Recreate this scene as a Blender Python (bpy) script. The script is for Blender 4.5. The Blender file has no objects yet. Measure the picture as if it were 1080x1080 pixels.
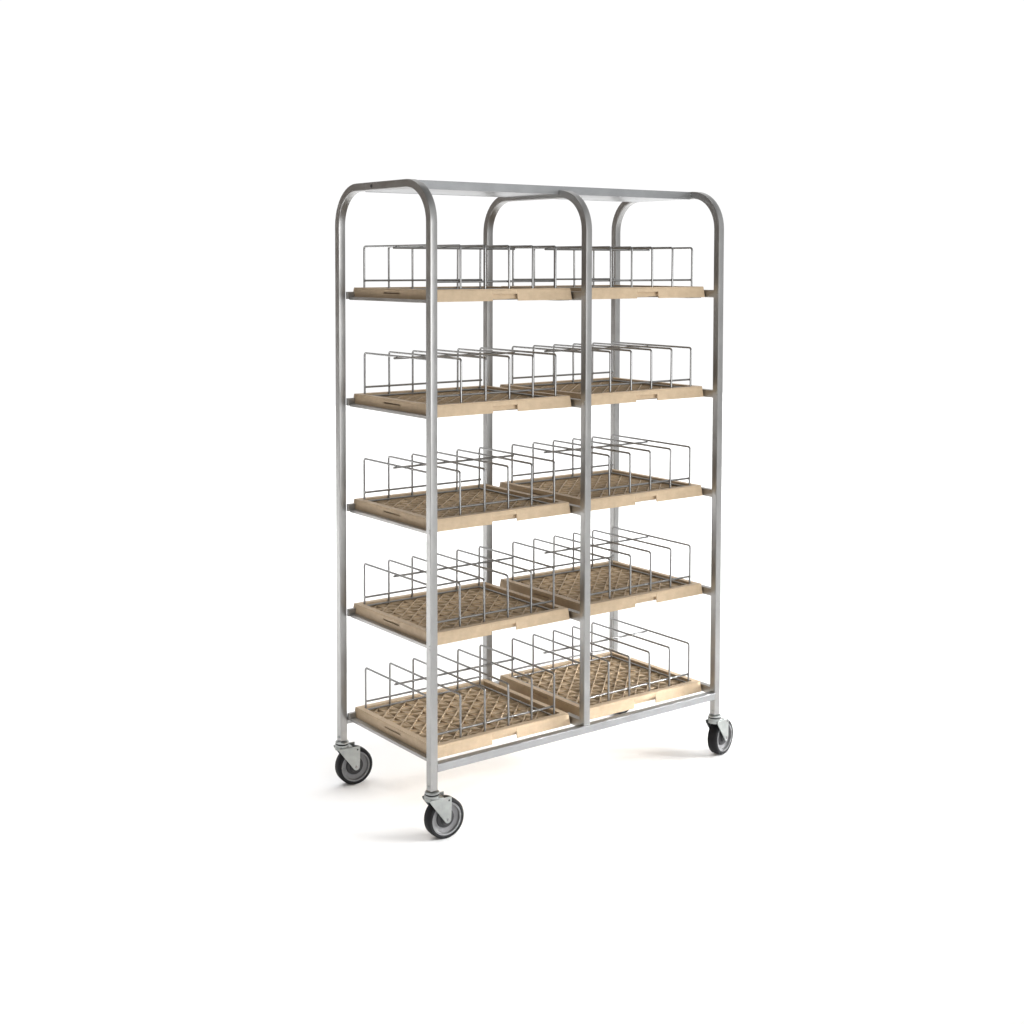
import bpy, bmesh, math, random
from mathutils import Vector, Matrix

random.seed(4)
scene = bpy.context.scene
COL = scene.collection
PI = math.pi

# ------------------------------------------------------------------ camera
ZO = 0.080                                   # height of the fitted origin above the floor
YAW, PITCH, ROLL = 0.63098, -0.04843, 0.0012
CAM = Vector((-2.38274, -3.57462, 1.76534 + ZO))
fw = Vector((math.sin(YAW) * math.cos(PITCH), math.cos(YAW) * math.cos(PITCH), math.sin(PITCH)))
rt = Vector((math.cos(YAW), -math.sin(YAW), 0))
up = rt.cross(fw)
rt, up = rt * math.cos(ROLL) + up * math.sin(ROLL), -rt * math.sin(ROLL) + up * math.cos(ROLL)
cd = bpy.data.cameras.new('camera')
cam = bpy.data.objects.new('camera', cd)
COL.objects.link(cam)
cam.matrix_world = Matrix(((rt.x, up.x, -fw.x, CAM.x), (rt.y, up.y, -fw.y, CAM.y), (rt.z, up.z, -fw.z, CAM.z), (0, 0, 0, 1)))
cd.sensor_width = 36
cd.lens = 1443.74 / 1080 * 36
cd.shift_x = (540 - 516.13) / 1080
cd.shift_y = (349.07 - 540) / 1080
cd.clip_start = 0.05
cd.clip_end = 2000
scene.camera = cam

# ------------------------------------------------------------------ light: a white world and added lamps
scene.view_settings.view_transform = 'Standard'
scene.view_settings.look = 'None'
scene.view_settings.exposure = 0
scene.view_settings.gamma = 1
scene.view_settings.use_curve_mapping = False

FAN = 1.25            # added floor fill lamps, watts each
RIGHT = 185
WHEEL = 3.5
FILL = 140
FILL_BACK = 1120
FILL_LEFT = 112
W_ALL = 1.04       # plain white world all round
W_TOP = 0.20       # overhead
W_BACK = 0.78      # world dimmed behind the camera so front metal reflects grey
W_SIDE = (0.22, 0.18, 0.15)   # brown added to the world at left, darkening side-face reflections
world = bpy.data.worlds.new('World')
scene.world = world
world.use_nodes = True
nt = world.node_tree
N, L = nt.nodes, nt.links
N.clear()
tc = N.new('ShaderNodeTexCoord')


def dotmask(vec, lo, hi):
    d = N.new('ShaderNodeVectorMath'); d.operation = 'DOT_PRODUCT'
    v = Vector(vec).normalized()
    d.inputs[1].default_value = v
    L.new(tc.outputs['Generated'], d.inputs[0])
    m = N.new('ShaderNodeMapRange'); m.interpolation_type = 'SMOOTHSTEP'
    m.inputs['From Min'].default_value = lo; m.inputs['From Max'].default_value = hi
    L.new(d.outputs['Value'], m.inputs['Value'])
    return m.outputs['Result']


def mixcol(fac, a, b):
    m = N.new('ShaderNodeMix'); m.data_type = 'RGBA'
    L.new(fac, m.inputs['Factor'])
    for s, x in (('A', a), ('B', b)):
        i = [q for q in m.inputs if q.name == s and q.type == 'RGBA'][0]
        if isinstance(x, tuple): i.default_value = (*x, 1)
        else: L.new(x, i)
    return [q for q in m.outputs if q.type == 'RGBA'][0]


c = mixcol(dotmask((0.0, -1.0, 0.05), -0.4, 0.4), (W_ALL,) * 3, (W_BACK, W_BACK * 1.01, W_BACK * 1.02))
c = mixcol(dotmask((-0.95, 0.30, 0.0), 0.28, 0.70), c, W_SIDE)
c = mixcol(dotmask((0, 0, 1), 0.45, 0.85), c, (W_TOP,) * 3)
bg = N.new('ShaderNodeBackground')
L.new(c, bg.inputs['Color'])
bg.inputs['Strength'].default_value = 1.0
wo = N.new('ShaderNodeOutputWorld')
L.new(bg.outputs[0], wo.inputs['Surface'])


def area(name, loc, aim, sx, sy, energy, color=(1, 1, 1)):
    ld = bpy.data.lights.new(name, 'AREA')
    ld.shape = 'RECTANGLE'; ld.size = sx; ld.size_y = sy
    ld.energy = energy; ld.color = color
    o = bpy.data.objects.new(name, ld); COL.objects.link(o)
    o.location = loc
    o.rotation_euler = (Vector(aim) - Vector(loc)).to_track_quat('-Z', 'Y').to_euler()
    return o


# soft fill beside the camera, for the tray fronts
area('fill', (0.3, -5.2, 1.7), (0.6, 0.0, 0.7), 3.2, 2.0, FILL, (1.0, 1.0, 1.0))
# a fan of added fill lamps low over the floor, whitening it under the trays
for ang in (-14, -4, 6, 16, 26):
    a = math.radians(ang)
    d = 7.0
    o = area('floor_fill', (0.62 + d * math.cos(a), 1.15 + d * math.sin(a), 0.86), (0.30, 1.15, 0.0), 2.4, 0.2, FAN, (1.0, 1.0, 1.0))
    o.data.spread = math.radians(8)
# three lamps added at the right front to throw soft shadows left of the wheels
for ang in (-46, -36, -26):
    a = math.radians(ang)
    d = 6.0
    o = area('wheel_shadow_lamp', (0.22 + d * math.cos(a), 0.12 + d * math.sin(a), 1.9), (0.22, 0.12, -0.10), 2.8, 0.3, WHEEL, (1.0, 1.0, 1.0))
    o.data.spread = math.radians(10)
# overhead fill lamps added to lift grey floor patches to white
for name, loc, sx, sy, w, sp in (('background_fill', (5.0, 8.4, 6.5), 23, 12.5, FILL_BACK, 100), ('left_fill', (-2.6, 2.7, 4.6), 2.4, 5.2, FILL_LEFT, 56), ('right_fill', (4.5, -0.3, 5.0), 5.6, 9.4, RIGHT, 64)):
    o = area(name, loc, (loc[0], loc[1] + 0.01, 0), sx, sy, w)
    o.data.spread = math.radians(sp)

# ------------------------------------------------------------------ materials


def material(name):
    m = bpy.data.materials.new(name); m.use_nodes = True
    b = m.node_tree.nodes['Principled BSDF']
    return m, b, m.node_tree.nodes, m.node_tree.links


def noise(nodes, links, scale, stretch=(1, 1, 1), detail=3, rough=0.6):
    t = nodes.new('ShaderNodeTexCoord'); mp = nodes.new('ShaderNodeMapping')
    mp.inputs['Scale'].default_value = stretch
    links.new(t.outputs['Object'], mp.inputs['Vector'])
    n = nodes.new('ShaderNodeTexNoise')
    n.inputs['Scale'].default_value = scale; n.inputs['Detail'].default_value = detail
    n.inputs['Roughness'].default_value = rough
    links.new(mp.outputs[0], n.inputs['Vector'])
    return n.outputs['Fac']


def ramp(nodes, links, fac, c0, c1, p0=0.3, p1=0.7):
    r = nodes.new('ShaderNodeValToRGB')
    r.color_ramp.elements[0].position = p0; r.color_ramp.elements[1].position = p1
    r.color_ramp.elements[0].color = (*c0, 1); r.color_ramp.elements[1].color = (*c1, 1)
    links.new(fac, r.inputs['Fac'])
    return r.outputs['Color']


def rmap(nodes, links, fac, a, b, lo=0.3, hi=0.7):
    m = nodes.new('ShaderNodeMapRange')
    m.inputs['From Min'].default_value = lo; m.inputs['From Max'].default_value = hi
    m.inputs['To Min'].default_value = a; m.inputs['To Max'].default_value = b
    links.new(fac, m.inputs['Value'])
    return m.outputs['Result']


def bump(nodes, links, fac, bsdf, strength, dist):
    b = nodes.new('ShaderNodeBump')
    b.inputs['Strength'].default_value = strength; b.inputs['Distance'].default_value = dist
    links.new(fac, b.inputs['Height']); links.new(b.outputs[0], bsdf.inputs['Normal'])


def metal(name, c0, c1, r0, r1, stretch, scale=60, bmp=0.008, met=1.0):
    m, b, n, l = material(name)
    b.inputs['Metallic'].default_value = met
    f1 = noise(n, l, scale, stretch, 4)
    f2 = noise(n, l, 9, (1, 1, 1), 3)
    mx = n.new('ShaderNodeMath'); mx.operation = 'ADD'
    h = n.new('ShaderNodeMath'); h.operation = 'MULTIPLY'; h.inputs[1].default_value = 0.5
    l.new(f1, mx.inputs[0]); l.new(f2, mx.inputs[1]); l.new(mx.outputs[0], h.inputs[0])
    l.new(ramp(n, l, h.outputs[0], c0, c1), b.inputs['Base Color'])
    l.new(rmap(n, l, f2, r0, r1), b.inputs['Roughness'])
    bump(n, l, f1, b, bmp, 0.001)
    return m


ALU_V = metal('brushed_aluminium_upright', (0.31, 0.308, 0.302), (0.41, 0.408, 0.40), 0.30, 0.40, (14, 14, 0.6), met=0.9)
ALU_H = metal('brushed_aluminium_beam', (0.32, 0.325, 0.33), (0.42, 0.427, 0.433), 0.30, 0.40, (0.6, 14, 14), met=0.9)
ALU_R = metal('brushed_aluminium_rail', (0.30, 0.29, 0.275), (0.40, 0.39, 0.375), 0.35, 0.5, (14, 0.6, 14))
ZINC = metal('zinc_plate', (0.28, 0.295, 0.285), (0.43, 0.445, 0.435), 0.30, 0.45, (1, 1, 1), 40)
CHROME = metal('chromed_wire', (0.27, 0.27, 0.268), (0.38, 0.38, 0.377), 0.28, 0.36, (1, 1, 1), 50, 0.0)


def plastic(name, c0, c1, rough, bmp=0.05, spec=0.35, scale=35, vary=False):
    m, b, n, l = material(name)
    f = noise(n, l, scale, (1, 1, 1), 5, 0.65)
    col = ramp(n, l, f, c0, c1)
    if vary:                    # every tray has its own slight tone and a few broad stains
        oi = n.new('ShaderNodeObjectInfo')
        st = rmap(n, l, noise(n, l, 5, (1, 1, 2.5), 4, 0.7), 0.89, 1.05, 0.33, 0.6)
        tone = n.new('ShaderNodeMapRange'); tone.inputs['To Min'].default_value = 0.93; tone.inputs['To Max'].default_value = 1.05
        l.new(oi.outputs['Random'], tone.inputs['Value'])
        mu = n.new('ShaderNodeMath'); mu.operation = 'MULTIPLY'
        l.new(st, mu.inputs[0]); l.new(tone.outputs['Result'], mu.inputs[1])
        vm = n.new('ShaderNodeVectorMath'); vm.operation = 'SCALE'
        l.new(col, vm.inputs[0]); l.new(mu.outputs[0], vm.inputs['Scale'])
        col = vm.outputs[0]
    l.new(col, b.inputs['Base Color'])
    b.inputs['Roughness'].default_value = rough
    b.inputs['Specular IOR Level'].default_value = spec
    f2 = noise(n, l, 600, (1, 1, 1), 2)
    bump(n, l, f2, b, bmp, 0.0006)
    return m


BEIGE = plastic('beige_plastic', (0.50, 0.380, 0.250), (0.58, 0.447, 0.300), 0.5, vary=True)
LATTICE = plastic('beige_plastic_lattice', (0.46, 0.355, 0.235), (0.56, 0.437, 0.295), 0.55, scale=22, vary=True)
RUBBER = plastic('black_rubber', (0.006, 0.006, 0.007), (0.012, 0.012, 0.013), 0.6, 0.15, 0.2)
GREYP = plastic('grey_wheel_plastic', (0.15, 0.15, 0.153), (0.20, 0.20, 0.204), 0.5)
DARKP = plastic('dark_hub_plastic', (0.02, 0.02, 0.022), (0.035, 0.035, 0.037), 0.45)
FLOOR = plastic('white_studio_floor', (0.90, 0.90, 0.90), (0.92, 0.92, 0.92), 0.9, 0.0, 0.05, 2)

# ------------------------------------------------------------------ helpers


def obj(name, bm, mat, parent=None, smooth=None, bevel=None):
    me = bpy.data.meshes.new(name)
    bmesh.ops.recalc_face_normals(bm, faces=bm.faces)
    bm.to_mesh(me); bm.free()
    if smooth is not None:
        for p in me.polygons: p.use_smooth = True
        me.set_sharp_from_angle(angle=math.radians(smooth))
    me.materials.append(mat)
    o = bpy.data.objects.new(name, me)
    COL.objects.link(o)
    if parent: o.parent = parent
    if bevel:
        b = o.modifiers.new('edge', 'BEVEL'); b.width = bevel; b.segments = 2; b.limit_method = 'ANGLE'
        b.harden_normals = False
    return o


def thing(name, label, cat, loc=(0, 0, 0), group=None):
    o = bpy.data.objects.new(name, None)
    o.empty_display_size = 0.05
    COL.objects.link(o)
    o.location = loc
    o['label'] = label; o['category'] = cat
    if group: o['group'] = group
    return o


def dup(root, loc, label):
    r = root.copy(); COL.objects.link(r); r.location = loc; r['label'] = label
    for ch in list(root.children):
        c = ch.copy(); COL.objects.link(c); c.parent = r
        for g in list(ch.children):
            d = g.copy(); COL.objects.link(d); d.parent = c
    return r


def box(bm, x0, x1, y0, y1, z0, z1):
    v = [bm.verts.new((x, y, z)) for z in (z0, z1) for y in (y0, y1) for x in (x0, x1)]
    for f in ((0, 1, 3, 2), (4, 6, 7, 5), (0, 4, 5, 1), (2, 3, 7, 6), (0, 2, 6, 4), (1, 5, 7, 3)):
        bm.faces.new([v[i] for i in f])
    return v


def prism(bm, pts, z0, z1, put=lambda a, b, c: (a, b, c)):
    lo_ = [bm.verts.new(put(x, y, z0)) for x, y in pts]
    hi_ = [bm.verts.new(put(x, y, z1)) for x, y in pts]
    n = len(pts)
    bm.faces.new(lo_); bm.faces.new(hi_)
    for i in range(n):
        bm.faces.new((lo_[i], lo_[(i + 1) % n], hi_[(i + 1) % n], hi_[i]))


def sweep(bm, path, section, side=None):
    """Sweep a closed section (list of (a, b)) along a list of points; side = fixed sideways axis for planar paths."""
    rings = []
    n = len(path)
    nrm = None
    for i, p in enumerate(path):
        t = Vector((0, 0, 0))
        if i > 0: t += (path[i] - path[i - 1]).normalized()
        if i < n - 1: t += (path[i + 1] - path[i]).normalized()
        t.normalize()
        if side is not None: s = Vector(side)
        else:
            if nrm is None:
                nrm = Vector((0, 0, 1)) if abs(t.z) < 0.9 else Vector((1, 0, 0))
            s = nrm.cross(t).normalized()
        u = t.cross(s).normalized()
        if side is None: nrm = u
        rings.append([bm.verts.new(p + s * a + u * b) for a, b in section])
    k = len(section)
    for r0, r1 in zip(rings, rings[1:]):
        for j in range(k):
            bm.faces.new((r0[j], r0[(j + 1) % k], r1[(j + 1) % k], r1[j]))
    bm.faces.new(rings[0]); bm.faces.new(list(reversed(rings[-1])))


def circle(r, k=10):
    return [(r * math.cos(2 * PI * i / k), r * math.sin(2 * PI * i / k)) for i in range(k)]


def rrect(w, h, r, k=3):
    out = []
    for cx, cy, a0 in ((w / 2 - r, h / 2 - r, 0), (-w / 2 + r, h / 2 - r, 90), (-w / 2 + r, -h / 2 + r, 180), (w / 2 - r, -h / 2 + r, 270)):
        for i in range(k + 1):
            a = math.radians(a0 + 90 * i / k)
            out.append((cx + r * math.cos(a), cy + r * math.sin(a)))
    return out


def lathe(bm, prof, k=48, put=lambda x, y, z: (x, y, z)):
    """Closed profile of (radius, axial) turned about the axis."""
    rings = []
    for i in range(k):
        a = 2 * PI * i / k
        rings.append([bm.verts.new(put(r * math.cos(a), r * math.sin(a), h)) for r, h in prof])
    m = len(prof)
    for i in range(k):
        r0, r1 = rings[i], rings[(i + 1) % k]
        for j in range(m):
            bm.faces.new((r0[j], r0[(j + 1) % m], r1[(j + 1) % m], r1[j]))


def disc(bm, c, axis, r, h, k=16):
    """Short rounded pin of radius r standing h out along axis from c."""
    axis = Vector(axis).normalized(); c = Vector(c)
    sweep(bm, [c, c + axis * h], circle(r, k))


# ------------------------------------------------------------------ setting
fb = bmesh.new()
R = 12
vs = [fb.verts.new((x, y, 0)) for x, y in ((-R, -R), (R, -R), (R, R), (-R, R))]
fb.faces.new(vs)
fl = obj('floor', fb, FLOOR)
fl['kind'] = 'structure'

# ------------------------------------------------------------------ the rack
S = 0.0272                      # square tube
Wd, D = 1.3017, 0.60            # outer width and depth
M = Wd / 2
TIERS = [0.1744 + ZO + k * 0.37226 for k in range(5)]
ZB = 0.0838 + ZO                # foot of the corner posts
ZTOP = 2.040 + ZO
rack = thing('tray_rack', 'tall open aluminium rack of three arched frames on black swivel casters', 'rack', (0, 0, 0))


def arch_path(x, z0, ztop, ro=0.142):
    r = ro - S / 2
    y0, y1, zt = S / 2, D - S / 2, ztop - S / 2
    pts = [Vector((x, y0, z0)), Vector((x, y0, (z0 + zt) / 2))]
    for i in range(13):
        a = PI / 2 * i / 12
        pts.append(Vector((x, y0 + r - r * math.cos(a), zt - r + r * math.sin(a))))
    for i in range(13):
        a = PI / 2 * i / 12
        pts.append(Vector((x, y1 - r + r * math.sin(a), zt - r + r * math.cos(a))))
    pts += [Vector((x, y1, (z0 + zt) / 2)), Vector((x, y1, z0))]
    return pts


for x, z0, zt in ((S / 2, ZB, ZTOP), (M, 0.1690 + ZO, ZTOP - 0.016), (Wd - S / 2, ZB, ZTOP)):
    b = bmesh.new()
    sweep(b, arch_path(x, z0, zt), rrect(S, S, 0.0028), side=(1, 0, 0))
    a = obj('arch_frame', b, ALU_V, rack, smooth=15)
    if x != M:
        for y in (S / 2, D - S / 2):
            q = bmesh.new()
            disc(q, (x - S / 2 + 0.001, y, 0.0965 + ZO), (-1, 0, 0), 0.0045, 0.003)
            obj('bolt', q, ZINC, a, smooth=40)
    # small dark disc for a mark half way along the top of the left arch
    if x == S / 2:
        q = bmesh.new()
        disc(q, (x - S / 2 + 0.001, 0.355, ZTOP - S * 0.5), (-1, 0, 0), 0.006, 0.0014)
        obj('dark_mark', q, DARKP, a, smooth=40)

# top beam: a shallow downturned channel lying across the middle arch
b = bmesh.new()
y0, y1, z0, z1 = 0.150, 0.440, ZTOP - 0.0295, ZTOP - 0.001
xa, xb = S + 0.0006, Wd - S - 0.0006
box(b, xa, xb, y0, y0 + 0.004, z0, z1)
box(b, xa, xb, y1 - 0.004, y1, z0, z1)
box(b, xa, xb, y0 + 0.0041, y1 - 0.0041, z0 + 0.0012, z0 + 0.004)
obj('top_beam', b, ALU_H, rack, bevel=0.001)
b = bmesh.new()
for dz in (-0.008, 0.004):
    bmesh.ops.create_uvsphere(b, u_segments=8, v_segments=6, radius=0.0032,
                              matrix=Matrix.Translation((Wd - S + 0.001, 0.150, ZTOP - 0.013 + dz)))
obj('weld', b, ZINC, rack, smooth=60)

# lower long beams, front and rear
for y in (S / 2, D - S / 2):
    b = bmesh.new()
    sweep(b, [Vector((S + 0.0004, y, 0.1545 + ZO)), Vector((Wd - S - 0.0004, y, 0.1545 + ZO))], rrect(S, S, 0.003))
    obj('bottom_beam', b, ALU_H, rack, smooth=15)

# tray rails
LEDGE = -0.0185                 # ledge height below the tier line
for z in TIERS:
    for x0, x1, l0, l1, xc in ((0.034, 0.0555, 0.0556, 0.080, S / 2), (M - 0.0115, M + 0.0115, None, None, M), (Wd - 0.0245, Wd - 0.003, Wd - 0.092, Wd - 0.0246, Wd - S / 2)):
        b = bmesh.new()
        ya, yb = S + 0.0004, D - S - 0.0004
        if xc < 0.1:            # the left rail stands in from its posts on two short stubs
            box(b, xc + S / 2 + 0.0003, x0 + 0.002, ya, ya + 0.030, z - 0.0185, z - 0.001)
            box(b, xc + S / 2 + 0.0003, x1, yb - 0.012, yb, z - 0.0185, z + 0.007)
            box(b, x0, x1, ya + 0.0302, yb - 0.0122, z - 0.0213, z - 0.011)
        else:
            box(b, x0, x1, ya, ya + 0.085, z - 0.0185, z + 0.009)
            box(b, x0 + 0.0005, x1 - 0.0005, ya + 0.0852, yb - 0.0452, z - 0.0213, z - 0.011)
            box(b, x0, x1, yb - 0.045, yb, z - 0.0185, z + 0.006)
        spans = [(l0, l1)] if l0 is not None else [(M - 0.066, M - 0.0117), (M + 0.0117, M + 0.066)]
        for p0, p1 in spans:
            box(b, p0, p1, 0.092, D - 0.092, z - 0.0216, z + LEDGE - 0.0003)
        r_ = obj('tray_rail', b, ALU_R, rack, bevel=0.0008)
        # small weld beads where the rail meets its front post
        b = bmesh.new()
        for dz in (-0.006, 0.005):
            bmesh.ops.create_uvsphere(b, u_segments=8, v_segments=6, radius=0.003,
                                      matrix=Matrix.Translation((xc - S / 2 + 0.0008, 0.006, z + dz)))
        obj('weld', b, ZINC, r_, smooth=60)


# casters
def caster(px, py, heading):
    """Swivel caster under the post at (px, py); the wheel trails along heading (degrees)."""
    ca, sa = math.cos(math.radians(heading)), math.sin(math.radians(heading))
    Rw, trail = 0.0662, 0.044

    def at(t, s, z):            # t along the trail, s sideways (axle), z up
        return (px + t * ca - s * sa, py + t * sa + s * ca, z)
    b = bmesh.new()             # stem collar and swivel race
    lathe(b, [(0.001, ZB - 0.003), (0.0205, ZB - 0.003), (0.0235, ZB - 0.006), (0.0235, ZB - 0.010), (0.0215, ZB - 0.0115),
              (0.0215, ZB - 0.0135), (0.0255, ZB - 0.0150), (0.0255, ZB - 0.0205), (0.022, ZB - 0.0235), (0.001, ZB - 0.0235)],
          40, lambda x, y, z: at(x, y, z))
    c_ = obj('caster', b, ZINC, rack, smooth=35)
    b = bmesh.new()             # dust ring
    lathe(b, [(0.0205, ZB - 0.0118), (0.0232, ZB - 0.0118), (0.0232, ZB - 0.0132), (0.0205, ZB - 0.0132)], 40, lambda x, y, z: at(x, y, z))
    obj('race_seal', b, RUBBER, c_, smooth=35)
    b = bmesh.new()             # fork: crown plate and two tapering cheeks
    zc = ZB - 0.0232
    za = Rw
    cheek = [(-0.022, zc - 0.001), (-0.0225, zc - 0.005), (-0.018, zc - 0.013)]
    for i in range(9):
        a = math.radians(215 + 145 * i / 8)
        cheek.append((trail + 0.012 * math.cos(a), za + 0.012 * math.sin(a)))
    cheek += [(trail + 0.0135, za + 0.030), (trail + 0.014, zc - 0.001)]
    for s in (-1, 1):
        s0, s1 = s * 0.0240, s * 0.0270
        prism(b, cheek, s0, s1, lambda t, z, q: at(t, q, z))
    crown = [(0.0235 * math.cos(math.radians(a)) - 0.002, 0.0236 * math.sin(math.radians(a))) for a in range(90, 271, 15)] + [(0.030, -0.0236), (0.030, 0.0236)]
    prism(b, crown, zc - 0.0055, zc + 0.0015, lambda t, s, z: at(t, s, z))
    nose = [(0.0235 * math.cos(math.radians(a)) - 0.002, 0.0236 * math.sin(math.radians(a))) for a in range(90, 271, 15)]
    inner = [(x * 0.86, y * 0.86) for x, y in nose]
    prism(b, nose + inner[::-1], zc - 0.010, zc - 0.0056, lambda t, s, z: at(t, s, z))
    obj('fork', b, ZINC, c_, bevel=0.0008)
    for s in (-1, 1):           # dark disc on each cheek, coloured like the shade of a punched hole
        b = bmesh.new()
        p = Vector(at(trail + 0.004, s * 0.0266, zc - 0.012)); ax = Vector((-sa * s, ca * s, 0))
        disc(b, p, ax, 0.0033, 0.0006)
        obj('hole_disc', b, DARKP, c_, smooth=40)

    def wp(x, y, h):            # wheel coordinates: x, y in the wheel plane, h along the axle
        return at(trail + x, h, Rw + y)
    hw = 0.0200
    b = bmesh.new()
    prof = [(0.0536, -hw + 0.001), (0.0555, -hw)]
    for i in range(9):
        a = math.radians(-90 + 180 * i / 8)
        prof.append((Rw - 0.0075 + 0.0075 * math.cos(a), (hw - 0.0075) * (1 if a > 0 else -1 if a < 0 else 0) + 0.0075 * math.sin(a)))
    prof += [(0.0555, hw), (0.0536, hw - 0.001)]
    lathe(b, prof, 64, wp)
    obj('tyre', b, RUBBER, c_, smooth=45)
    b = bmesh.new()             # grey wheel core with a raised outer lip and a dished web
    prof = [(0.026, -0.007), (0.040, -0.0075), (0.044, -0.0085), (0.0475, -0.0095), (0.0485, -0.0190), (0.0534, -0.0195),
            (0.0534, 0.0195), (0.0485, 0.0190), (0.0475, 0.0095), (0.044, 0.0085), (0.040, 0.0075), (0.026, 0.007)]
    lathe(b, prof, 64, wp)
    obj('rim', b, GREYP, c_, smooth=30)
    b = bmesh.new()
    lathe(b, [(0.004, -0.019), (0.018, -0.019), (0.020, -0.013), (0.031, -0.0110), (0.033, -0.006), (0.033, 0.006), (0.031, 0.0110), (0.020, 0.013), (0.018, 0.019), (0.004, 0.019)], 48, wp)
    obj('hub', b, DARKP, c_, smooth=30)
    b = bmesh.new()
    lathe(b, [(0.0005, -0.0297), (0.0035, -0.0297), (0.0055, -0.0277), (0.0055, 0.0277), (0.0035, 0.0297), (0.0005, 0.0297)], 20, wp)
    obj('axle_bolt', b, CHROME, c_, smooth=40)


caster(S / 2, S / 2, -4)
caster(Wd - S / 2, S / 2, 14)
caster(S / 2, D - S / 2, -8)
caster(Wd - S / 2, D - S / 2, 6)

# ------------------------------------------------------------------ trays
TW, TD, TH = 0.569, 0.500, 0.040
FZ = 0.0262                     # top of the lattice floor


def make_tray(loc, label):
    t = thing('dish_tray', label, 'tray', loc, 'beige trays on the rack')
    w, d, h, th = TW, TD, TH, 0.004
    b = bmesh.new()
    # rim: flat top ring, inner wall
    rw = 0.0222
    e = 0.0001
    for x0, x1, y0, y1 in ((0, w, 0, rw), (0, w, d - rw, d), (0, rw, rw + e, d - rw - e), (w - rw, w, rw + e, d - rw - e)):
        box(b, x0, x1, y0, y1, h - 0.004, h)
    for x0, x1, y0, y1 in ((rw - th, w - rw + th, rw - th, rw), (rw - th, w - rw + th, d - rw, d - rw + th),
                           (rw - th, rw, rw + e, d - rw - e), (w - rw, w - rw + th, rw + e, d - rw - e)):
        box(b, x0, x1, y0, y1, 0.006, h - 0.0041)
    # front and back skirts with a hand notch under the lip
    n0, n1, nh = 0.415 * w, 0.595 * w, 0.023
    for sgn, ya in ((1, 0), (-1, d)):
        y0, y1 = sorted((ya, ya + sgn * th))
        box(b, 0, n0, y0, y1, 0, h - 0.0041)
        box(b, n1, w, y0, y1, 0, h - 0.0041)
        box(b, n0 + e, n1 - e, y0, y1, nh, h - 0.0041)
    # side skirts with a long finger slot
    s0, s1 = 0.40 * d, 0.60 * d
    for sgn, xa in ((1, 0), (-1, w)):
        x0, x1 = sorted((xa, xa + sgn * th))
        ya, yb = th + e, d - th - e
        box(b, x0, x1, ya, s0, 0, h - 0.0041)
        box(b, x0, x1, s1, yb, 0, h - 0.0041)
        box(b, x0, x1, s0 + e, s1 - e, 0, 0.0222)
        box(b, x0, x1, s0 + e, s1 - e, 0.0264, h - 0.0041)
    # moulding ribs along the inside of the rim
    for i in range(1, 16):
        x = w * i / 16
        for y0, y1 in ((rw + e, rw + 0.0022), (d - rw - 0.0022, d - rw - e)):
            box(b, x - 0.002, x + 0.002, y0, y1, FZ + 0.001, h - 0.006)
    for v in b.verts:           # draft: the skirt flares a little towards its foot
        k = 1 + 0.016 * (1 - v.co.z / h)
        v.co.x = w / 2 + (v.co.x - w / 2) * k
        v.co.y = d / 2 + (v.co.y - d / 2) * k
    obj('tray_frame', b, BEIGE, t, bevel=0.0012)

    # lattice floor: slab with triangular wells, crossed by raised ribs
    b = bmesh.new()
    x0, x1, y0, y1 = rw + 0.0004, w - rw - 0.0004, rw + 0.0004, d - rw - 0.0004
    nx, ny = 9, 8
    cx, cy = (x1 - x0) / nx, (y1 - y0) / ny
    zt, zd = FZ - 0.0042, 0.0038
    for i in range(nx):
        for j in range(ny):
            ax, ay = x0 + i * cx, y0 + j * cy
            P = [(ax, ay), (ax + cx, ay), (ax + cx, ay + cy), (ax, ay + cy)]
            C = (ax + cx / 2, ay + cy / 2)
            for k in range(4):
                p, q = P[k], P[(k + 1) % 4]
                hole = (i + j + k) % 2 == 0
                tri = [Vector((*p, zt)), Vector((*q, zt)), Vector((*C, zt))]
                if not hole:
                    b.faces.new([b.verts.new(v) for v in tri])
                else:
                    g = (tri[0] + tri[1] + tri[2]) / 3
                    inn = [g + (v - g) * 0.92 for v in tri]
                    vo = [b.verts.new(v) for v in tri]; vi = [b.verts.new(v) for v in inn]
                    vd = [b.verts.new((v.x, v.y, zd)) for v in inn]
                    for m in range(3):
                        b.faces.new((vo[m], vo[(m + 1) % 3], vi[(m + 1) % 3], vi[m]))
                        b.faces.new((vi[m], vi[(m + 1) % 3], vd[(m + 1) % 3], vd[m]))
                    b.faces.new(vd)
    bmesh.ops.remove_doubles(b, verts=b.verts, dist=1e-5)
    lo_ = [b.verts.new(p) for p in ((x0, y0, 0.003), (x1, y0, 0.003), (x1, y1, 0.003), (x0, y1, 0.003))]
    b.faces.new(lo_)
    obj('lattice_floor', b, LATTICE, t)
    b = bmesh.new()
    rib = 0.0034

    def seg(p, q, z1, wd):
        p, q = Vector(p), Vector(q); dr = (q - p).normalized(); n = Vector((-dr.y, dr.x)) * wd / 2
        prism(b, [tuple(p + n), tuple(q + n), tuple(q - n), tuple(p - n)], zt - 0.001, z1)

    def clipline(p, dr):
        ts = []
        for a, lo__, hi__ in ((0, x0, x1), (1, y0, y1)):
            t0, t1 = (lo__ - p[a]) / dr[a], (hi__ - p[a]) / dr[a]
            ts.append(tuple(sorted((t0, t1))))
        t0, t1 = max(s[0] for s in ts), min(s[1] for s in ts)
        if t1 - t0 < 0.01: return None
        return (p[0] + dr[0] * t0, p[1] + dr[1] * t0), (p[0] + dr[0] * t1, p[1] + dr[1] * t1)
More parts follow.
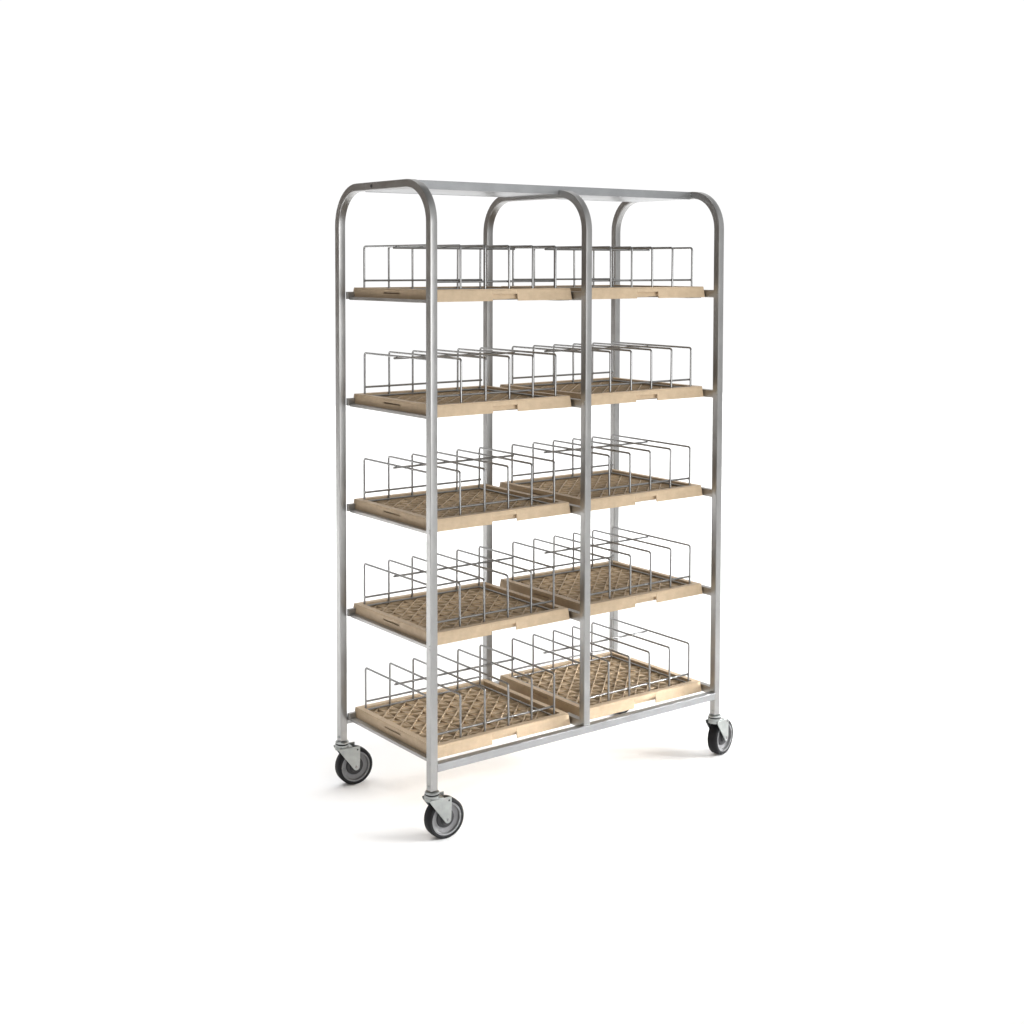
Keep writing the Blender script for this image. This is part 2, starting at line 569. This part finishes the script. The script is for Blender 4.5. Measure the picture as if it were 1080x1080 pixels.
    for i in range(-ny, nx + 1):
        s = clipline((x0 + i * cx, y0), (cx, cy))
        if s: seg(*s, FZ, rib)
        s = clipline((x0 + (i + ny) * cx, y0), (-cx, cy))
        if s: seg(*s, FZ - 0.0006, rib)
    for i in range(1, nx, 2):
        seg((x0 + i * cx, y0), (x0 + i * cx, y1), FZ - 0.0018, rib)
    for j in range(1, ny, 2):
        seg((x0, y0 + j * cy), (x1, y0 + j * cy), FZ - 0.0024, rib)
    obj('lattice_rib', b, LATTICE, t)
    return t


# ------------------------------------------------------------------ wire dividers
PITCHX, NH = 0.0996, 6
WR = 0.0036


def make_divider(loc, label):
    t = thing('wire_divider', label, 'wire rack', loc, 'wire dividers standing in the trays')
    y0, y1, zt, r = 0.0, 0.445, 0.156, 0.009

    def bend(c, a0, a1):
        return [Vector((0, c[0] + r * math.cos(math.radians(a)), c[1] + r * math.sin(math.radians(a)))) for a in [a0 + (a1 - a0) * i / 5 for i in range(6)]]
    path = [Vector((0, y0, 0.0))] + bend((y0 + r, zt - r), 180, 90) + bend((y1 - r, zt - r), 90, 0) + [Vector((0, y1, 0.0))]
    b = bmesh.new(); sweep(b, path, circle(WR, 10), side=(1, 0, 0))
    h0 = obj('hoop', b, CHROME, t, smooth=60)
    for i in range(1, NH):
        h = h0.copy(); COL.objects.link(h); h.parent = t
        h.location = (i * PITCHX, 0, 0)
        h.rotation_euler = (0, random.uniform(-0.009, 0.009), random.uniform(-0.005, 0.005))
    xe = (NH - 1) * PITCHX
    b = bmesh.new()
    ym = 0.238
    sweep(b, [Vector((-0.010, ym, zt - 2 * WR + 0.0003)), Vector((xe + 0.004, ym, zt - 2 * WR + 0.0003))], circle(WR, 10))
    obj('top_wire', b, CHROME, t, smooth=60)
    for y in (y0 + 2 * WR - 0.0004, y1 - 2 * WR + 0.0004):
        b = bmesh.new()
        sweep(b, [Vector((-0.004, y, 0.037)), Vector((xe + 0.004, y, 0.037))], circle(WR, 10))
        for i in range(NH):     # spot welds where the hoops cross
            bmesh.ops.create_uvsphere(b, u_segments=8, v_segments=6, radius=WR * 1.25,
                                      matrix=Matrix.Translation((i * PITCHX, y + (-0.0028 if y < 0.2 else 0.0028), 0.037)))
        obj('side_wire', b, CHROME, t, smooth=60)
    b = bmesh.new()
    q = 0.007
    loop = [Vector((q, y0 - 0.0045, WR)), Vector((xe - q, y0 - 0.0045, WR))]
    for xx in (0, xe):
        sweep(b, [Vector((xx, y0 + 0.001, WR)), Vector((xx, y1 - 0.001, WR))], circle(WR * 0.95, 10))
    for yy in (y0, y1):
        sweep(b, [Vector((0.001, yy, WR)), Vector((xe - 0.001, yy, WR))], circle(WR * 0.97, 10))
    obj('base_wire', b, CHROME, t, smooth=60)
    return t


LEVEL = ['bottom', 'second lowest', 'middle', 'second highest', 'top']
tray0 = div0 = None
for k, z in enumerate(TIERS):
    for side, tx, hx in (('left', 0.0605, 0.0865), ('right', 0.7000, 0.7365)):
        look = {4: 'seen edge-on', 3: 'floor barely showing', 2: 'floor seen at a slant', 1: 'ribbed floor in full view', 0: 'just over the long beam'}[k]
        tl = f'beige ribbed tray on the {LEVEL[k]} level, {side} bay, {look}'
        dl = f'chromed wire divider of six hoops standing in the {side} tray of the {LEVEL[k]} level'
        tloc = (tx, 0.0745, z + LEDGE)
        dloc = (hx, 0.101, z + LEDGE + FZ + 0.0012)
        if tray0 is None:
            tray0 = make_tray(tloc, tl); div0 = make_divider(dloc, dl)
        else:
            jx, jy, ja = random.uniform(-0.002, 0.002), random.uniform(-0.003, 0.003), random.uniform(-0.004, 0.004)
            q = dup(tray0, tloc, tl); q.location.x += jx; q.location.y += jy; q.rotation_euler.z = ja
            q = dup(div0, dloc, dl); q.location.x += jx + random.uniform(-0.001, 0.001); q.location.y += jy; q.rotation_euler.z = ja
